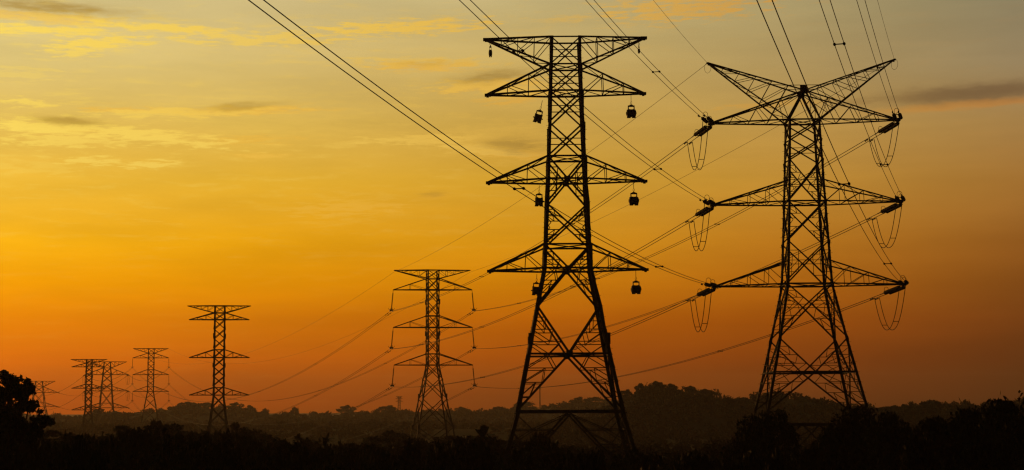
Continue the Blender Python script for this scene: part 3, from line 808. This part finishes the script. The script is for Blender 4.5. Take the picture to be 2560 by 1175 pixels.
SKYL = [(-60,1080),(110,1072),(150,1077),(190,1074),(250,1078),(285,1070),(305,1063),(340,1058),(400,1052),(420,1060),(450,1068),(480,1073),(530,1073),(575,1062),(610,1060),(640,1068),(690,1088),(740,1090),(780,1092),
        (815,1090),(850,1097),(900,1104),(950,1094),(990,1082),(1030,1084),(1080,1094),(1110,1092),(1160,1084),(1200,1082),(1230,1090),(1260,1096),(1290,1098),(1330,1086),(1370,1090),(1410,1106),(1440,1103),(1480,1107),(1550,1114),(1600,1118),(1640,1117),(1700,1116),(1780,1116),(1815,1100),(1840,1075)]
def skyl(x):
    for (a, ya), (b, yb) in zip(SKYL, SKYL[1:]):
        if a <= x <= b: return ya + (yb - ya) * (x - a) / (b - a)
    return 1080
LB = 'black bush in the undergrowth along the bottom of the photo'
i = 0; x = -50
while x < 1830:
    wd = rng.uniform(100, 230); Y = rng.uniform(140, 215) if i % 3 else rng.uniform(100, 135)
    plant(('bush', 'airy', 'bush')[i % 3] if rng.random() < .8 else 'bush', 1 + i % 7, x, skyl(x) + rng.uniform(2, 11), wd, Y, LB, 'bush', 'bushes along the bottom', 'leafy_bush')
    x += wd * .27; i += 1
x = -40
while x < 2560:
    plant('bush', 1 + i % 5, x, skyl(min(x, 1800)) + rng.uniform(10, 24), rng.uniform(130, 200), rng.uniform(66, 110), LB, 'bush', 'bushes along the bottom', 'leafy_bush'); x += 56; i += 1
plant('airy', 2, 600, 1055, 90, 170, 'airy bush with loose layered twigs right of the foot of the wireless pylon', 'bush', None, 'airy_bush')
plant('airy', 3, 398, 1046, 60, 175, 'airy twiggy bush below the far pylon beside the overlapping pair', 'bush', None, 'airy_bush')
plant('bush', 3, 1338, 1078, 66, 118, 'bush between the legs of the bare pylon, near its left foot', 'bush', None, 'leafy_bush')
plant('far', 2, 985, 1076, 130, 262, 'brownish bushy tree at the left foot of the slim pylon', 'tree', None, 'bushy_tree')
plant('far', 3, 1120, 1088, 110, 258, 'bushy tree at the right foot of the slim pylon', 'tree', None, 'bushy_tree')
# spiky young palms
def palm(px, top, Y, h, label, n=13, L=1.6, seed=1):
    r = random.Random(seed); p = pt(px, top, Y); gz = ground(p.x, Y)
    root = empty('young_palm', (p.x, Y, gz), label, 'palm'); zc = p.z - gz - L * .75
    b = MB(); b.tube([(0, 0, -.3), (.05, 0, zc * .5), (0, 0, zc)], .12, 7, .08); b.build('trunk', BARK, root)
    f = MB()
    for k in range(n):
        th = r.uniform(0, 6.28); el = r.uniform(.15, 1.4); d = Vector((math.cos(th) * math.cos(el), math.sin(th) * math.cos(el), math.sin(el)))
        pts = [Vector((0, 0, zc)) + d * L * t - UP * (L * .45 * t * t * math.cos(el)) for t in (0, .25, .5, .75, 1)]
        f.tube(pts, .03, 4, .008)
        lat = d.cross(UP).normalized()
        for t in range(2, 18):
            u = t / 18; q = Vector((0, 0, zc)) + d * L * u - UP * (L * .45 * u * u * math.cos(el)); ln = .42 * L * (1 - abs(2 * u - .9) * .6) * .6
            for sgn in (-1, 1):
                e = q + lat * sgn * ln + d * ln * .6 - UP * .12 * ln; w_ = d * .045
                i0 = len(f.v); f.v += [q - w_, q + w_, e]; f.f.append((i0, i0 + 1, i0 + 2))
    f.build('fronds', LEAF, root)
palm(1207, 1066, 110, 3, 'spiky young palm rising from the bushes between the slim and the bare pylon', 14, 1.15, 4)
palm(816, 1083, 120, 3, 'small pointed palm tip in the undergrowth left of the slim pylon', 10, .8, 9)
palm(745, 1085, 125, 3, 'low spiky palm in the undergrowth midway between wireless and slim pylons', 11, .7, 12)

# ------------------------------------------------------------------ undergrowth: the black mass nobody could count
r = np.random.default_rng(21)
n = 26000
Yv = 38 + 190 * r.random(n) ** .8; Av = r.uniform(-23, 23, n); Xv = Yv * np.tan(np.radians(Av))
Zg = np.array([ground(a, b) for a, b in zip(Xv, Yv)])
hmax = .7 + 1.6 * (.5 + .5 * np.sin(Xv * .31 + np.cos(Yv * .2) * 2) * np.cos(Yv * .17)) * np.clip((Yv - 30) / 60, 0, 1)
P = np.stack([Xv, Yv, Zg + hmax * r.random(n) ** .7], 1)
und = bpy.data.objects.new('undergrowth', mesh_quads('undergrowth', P, None, r.uniform(.25, .6, n) * (.5 + Yv / 160), LEAF, 22)); COL.objects.link(und); und['kind'] = 'stuff'; und['category'] = 'undergrowth'; und['label'] = 'black leafy undergrowth covering the bottom of the photo'

# ------------------------------------------------------------------ hills and the wood on them
RIDGE_F = [(-900,1036),(-300,1036),(60,1040),(115,1041),(175,1039),(215,1038),(235,1033),(300,1034),(330,1040),(370,1035),(425,1028),(450,1016),(520,1013),(590,1018),(640,1026),(660,1033),(850,1034),(905,1030),(960,1024),(1050,1027),(1130,1026),(1240,1026),(1275,1018),(1350,1016),(1390,1010),(1470,1006),(1560,1000),(1700,1004),(1900,1010),(2300,1012),(2700,1016),(3400,1020)]
RIDGE_N = [(1360,1062),(1450,1040),(1520,1014),(1560,996),(1600,976),(1650,972),(1700,980),(1760,982),(1800,1000),(1840,1000),(1870,988),(1960,988),(2040,1004),(2100,1014),(2200,1020),(2260,1020),(2320,1010),(2400,1012),(2500,1010),(2700,1004),(3200,1000)]
def ridge_fn(tab, Y):
    w = sorted((pt(px, py, Y).x, pt(px, py, Y).z) for px, py in tab)
    X = np.array([a for a, _ in w]); Z = np.array([b for _, b in w])
    return lambda x: float(np.interp(x, X, Z))
def hill(name, tab, Y, front, back, x0, x1, nx, low):
    rf0 = ridge_fn(tab, Y); drop = 2.2 if Y > 900 else 1.3
    rf = lambda x: rf0(x) - drop
    ysl = [Y - front + (front + back) * i / 26 for i in range(27)]
    def zf(x, y):
        t = (y - Y) / (front if y < Y else back); s_ = max(0.0, 1 - abs(t)); s_ = s_ * s_ * (3 - 2 * s_)
        bump = 1.2 * math.sin(x * .037 + y * .021) * math.sin(x * .017 - y * .033) * min(1, abs(t) * 3)
        return low + (rf(x) - low) * s_ + bump * s_
    xs_ = [x0 + (x1 - x0) * i / nx for i in range(nx + 1)]
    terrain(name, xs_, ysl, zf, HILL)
    return zf
zf_far = hill('hills', RIDGE_F, 1180, 360, 400, -1000, 1300, 230, -2.0)
zf_near = hill('hills', RIDGE_N, 660, 200, 200, -30, 500, 120, -2.0)
def wood(name, zf, Y0, Y1, a0, a1, n, rad, q, label, seed, leafsz, zmin=-1.2):
    r = np.random.default_rng(seed); pts = []; 
    for k in range(n):
        y = r.uniform(Y0, Y1); x = y * math.tan(math.radians(r.uniform(a0, a1))); z = zf(x, y)
        if z < zmin: continue
        R = rad * (.45 + 1.1 * r.random() ** 2.2); H = R * r.uniform(.75, 1.2)
        d = r.normal(size=(q, 3)); d /= np.linalg.norm(d, axis=1)[:, None]; d[:, 2] = np.abs(d[:, 2]) * 1.0 - .15
        t = (.7 + .3 * r.random(q)) * (1 + .12 * r.normal(size=q)); pts.append(np.array([x, y, z + R * .2]) + d * t[:, None] * np.array([R, R, H]))
    P = np.concatenate(pts)
    o = bpy.data.objects.new(name, mesh_quads(name, P, None, r.uniform(*leafsz, len(P)), FAR, seed)); COL.objects.link(o)
    o['kind'] = 'stuff'; o['label'] = label; o['category'] = 'wood'
wood('distant_wood', zf_far, 1060, 1185, -20, 4.5, 420, 2.7, 90, 'hazy brown wood along the far ridge', 31, (.5, 1.1), -.5)
wood('distant_wood', zf_far, 830, 1080, -20, 6, 900, 2.6, 60, 'hazy brown wood on the slope below the far ridge', 33, (.6, 1.2), -3)
wood('distant_wood', zf_near, 560, 668, 1.5, 20, 560, 2.2, 110, 'darker wood covering the nearer hill between the two big pylons', 32, (.35, .75))
wood('distant_wood', zf_near, 470, 600, 0, 20, 900, 2.2, 60, 'dark wood on the foot of the nearer hill', 34, (.4, .9), -3)
wood('scrub', lambda x, y: ground(x, y), 235, 520, -22, 24, 1500, 1.3, 34, 'dark scrub on the plain behind the bushes', 35, (.35, .8), -50)
wood('scrub', lambda x, y: ground(x, y), 500, 860, -21, 8, 1300, 2.6, 36, 'dark hazy scrub filling the plain before the far ridge', 36, (.6, 1.2), -50)
# ridge trees one can tell apart
G_R = 'trees standing along the hazy ridge'
for (px, top, wpx, Y, lab) in [(868,1013,40,1120,'lone rounded tree on the ridge midway between the wireless and the slim pylon'),(738,1018,20,1120,'small rounded tree on the flat ridge right of the wireless pylon'),
        (663,1021,18,1120,'tiny tree at the right end of the wooded rise by the wireless pylon'),(468,1004,44,1140,'tree crowning the left end of the wooded rise behind the wireless pylon'),(512,1006,40,1140,'tree on the wooded rise, close left of the wireless pylon body'),
        (590,1006,36,1140,'tree on the wooded rise, just right of the wireless pylon body'),(624,1013,30,1130,'last round tree of the wooded rise before the flat ridge'),(970,1013,36,1120,'round tree on the ridge beside the tiny hazy pylon'),
        (1152,1017,28,1120,'round ridge tree just right of the slim pylon'),(1243,1016,24,1110,'upright ridge tree left of the bare pylon left leg'),(1310,1004,44,1110,'ridge tree seen inside the bare pylon, left of its centre'),
        (1446,992,40,1100,'spreading ridge tree seen inside the bare pylon, right of its centre'),(1484,992,36,1100,'ridge tree beside the bare pylon right leg'),(1601,958,26,655,'tree at the left shoulder of the near hill top'),
        (1640,953,40,655,'highest tree on top of the near hill'),(1676,959,34,655,'tree right of the highest one on the near hill'),(1728,964,26,655,'tree with a hole in its crown on the right of the near hill top'),(1565,973,26,655,'small tree low on the left shoulder of the near hill'),
        (1760,972,34,655,'tree at the right end of the near hill top'),(240,1023,40,1000,'tree clump behind the overlapping pair of pylons, left half'),(290,1027,36,1000,'tree clump behind the overlapping pair of pylons, right half'),(345,1030,34,1050,'ridge tree just left of the far pylon beside the pair'),
        (2330,1000,60,560,'hazy tree in front of the sky left of the right corner clump'),(2275,1010,44,560,'low hazy tree behind the gap before the right corner clump')]:
    me, tm, H, Wd = proto('far', 1 + (px // 7) % 5)
    zz_ = (zf_far if Y > 900 else zf_near); p = pt(px, top, Y); gz = zz_(p.x, Y)
    if p.z - gz < 3.0: gz = p.z - 3.2
    root = empty('ridge_tree', (p.x, Y, gz), lab, 'tree', G_R, rng.uniform(0, 6.28)); sxy = wpx * .58 * Y / FPX / Wd
    root.scale = (sxy, sxy, (p.z - gz) / H)
    for n_, me_ in (('crown', me), ('trunk', tm)):
        o = bpy.data.objects.new(n_, me_); COL.objects.link(o); o.parent = root
# mast on the ridge
Pm = pt(1350, 1010, 1090); mh = pt(1350, 964, 1090).z - Pm.z + 4
mast = empty('radio_mast', (Pm.x, 1090, Pm.z - 4), 'slim radio mast on the ridge seen between the legs of the bare pylon', 'mast')
b = MB(); b.tube([(0, 0, 0), (0, 0, mh * .97)], .42, 8, .32); b.build('pole', STEEL, mast)
b = MB()
for k in range(3):
    th = k * 2.1; b.box((math.cos(th) * .6, math.sin(th) * .6, mh * .9), .16, .16, .9)
b.tube([(0, 0, mh * .95), (0, 0, mh)], .1, 5); b.build('antenna', IRON, mast)
for px, top, lab in ((133, 1027, 'left one of two tiny spires on the flat ridge near the left tree'), (150, 1029, 'right one of two tiny spires on the flat ridge near the left tree')):
    Pm = pt(px, 1040, 1150); h_ = pt(px, top, 1150).z - Pm.z + 2
    ms = empty('ridge_spire', (Pm.x, 1150, Pm.z - 2), lab, 'mast', 'spires on the ridge')
    b = MB(); b.tube([(0, 0, 0), (0, 0, h_ * .5)], .7, 6, .5); b.build('base', STEEL, ms)
    b = MB(); b.tube([(0, 0, h_ * .5), (0, 0, h_)], .3, 6, .08); b.build('spire', STEEL, ms)

# ------------------------------------------------------------------ haze
hz = MB(); hz.box((0, 1050, 21), 1990, 1240, 38.5)
hm = bpy.data.materials.new('evening_haze'); hm.use_nodes = True
t = hm.node_tree; t.nodes.clear()
pv = t.nodes.new('ShaderNodeVolumePrincipled'); ou = t.nodes.new('ShaderNodeOutputMaterial'); t.links.new(pv.outputs[0], ou.inputs['Volume'])
pv.inputs['Color'].default_value = (.97, .85, .7, 1); pv.inputs['Density'].default_value = .00018; pv.inputs['Anisotropy'].default_value = .45
hzo = hz.build('haze', hm); hzo['kind'] = 'stuff'; hzo['label'] = 'thin evening haze over the plain'; hzo['category'] = 'haze'
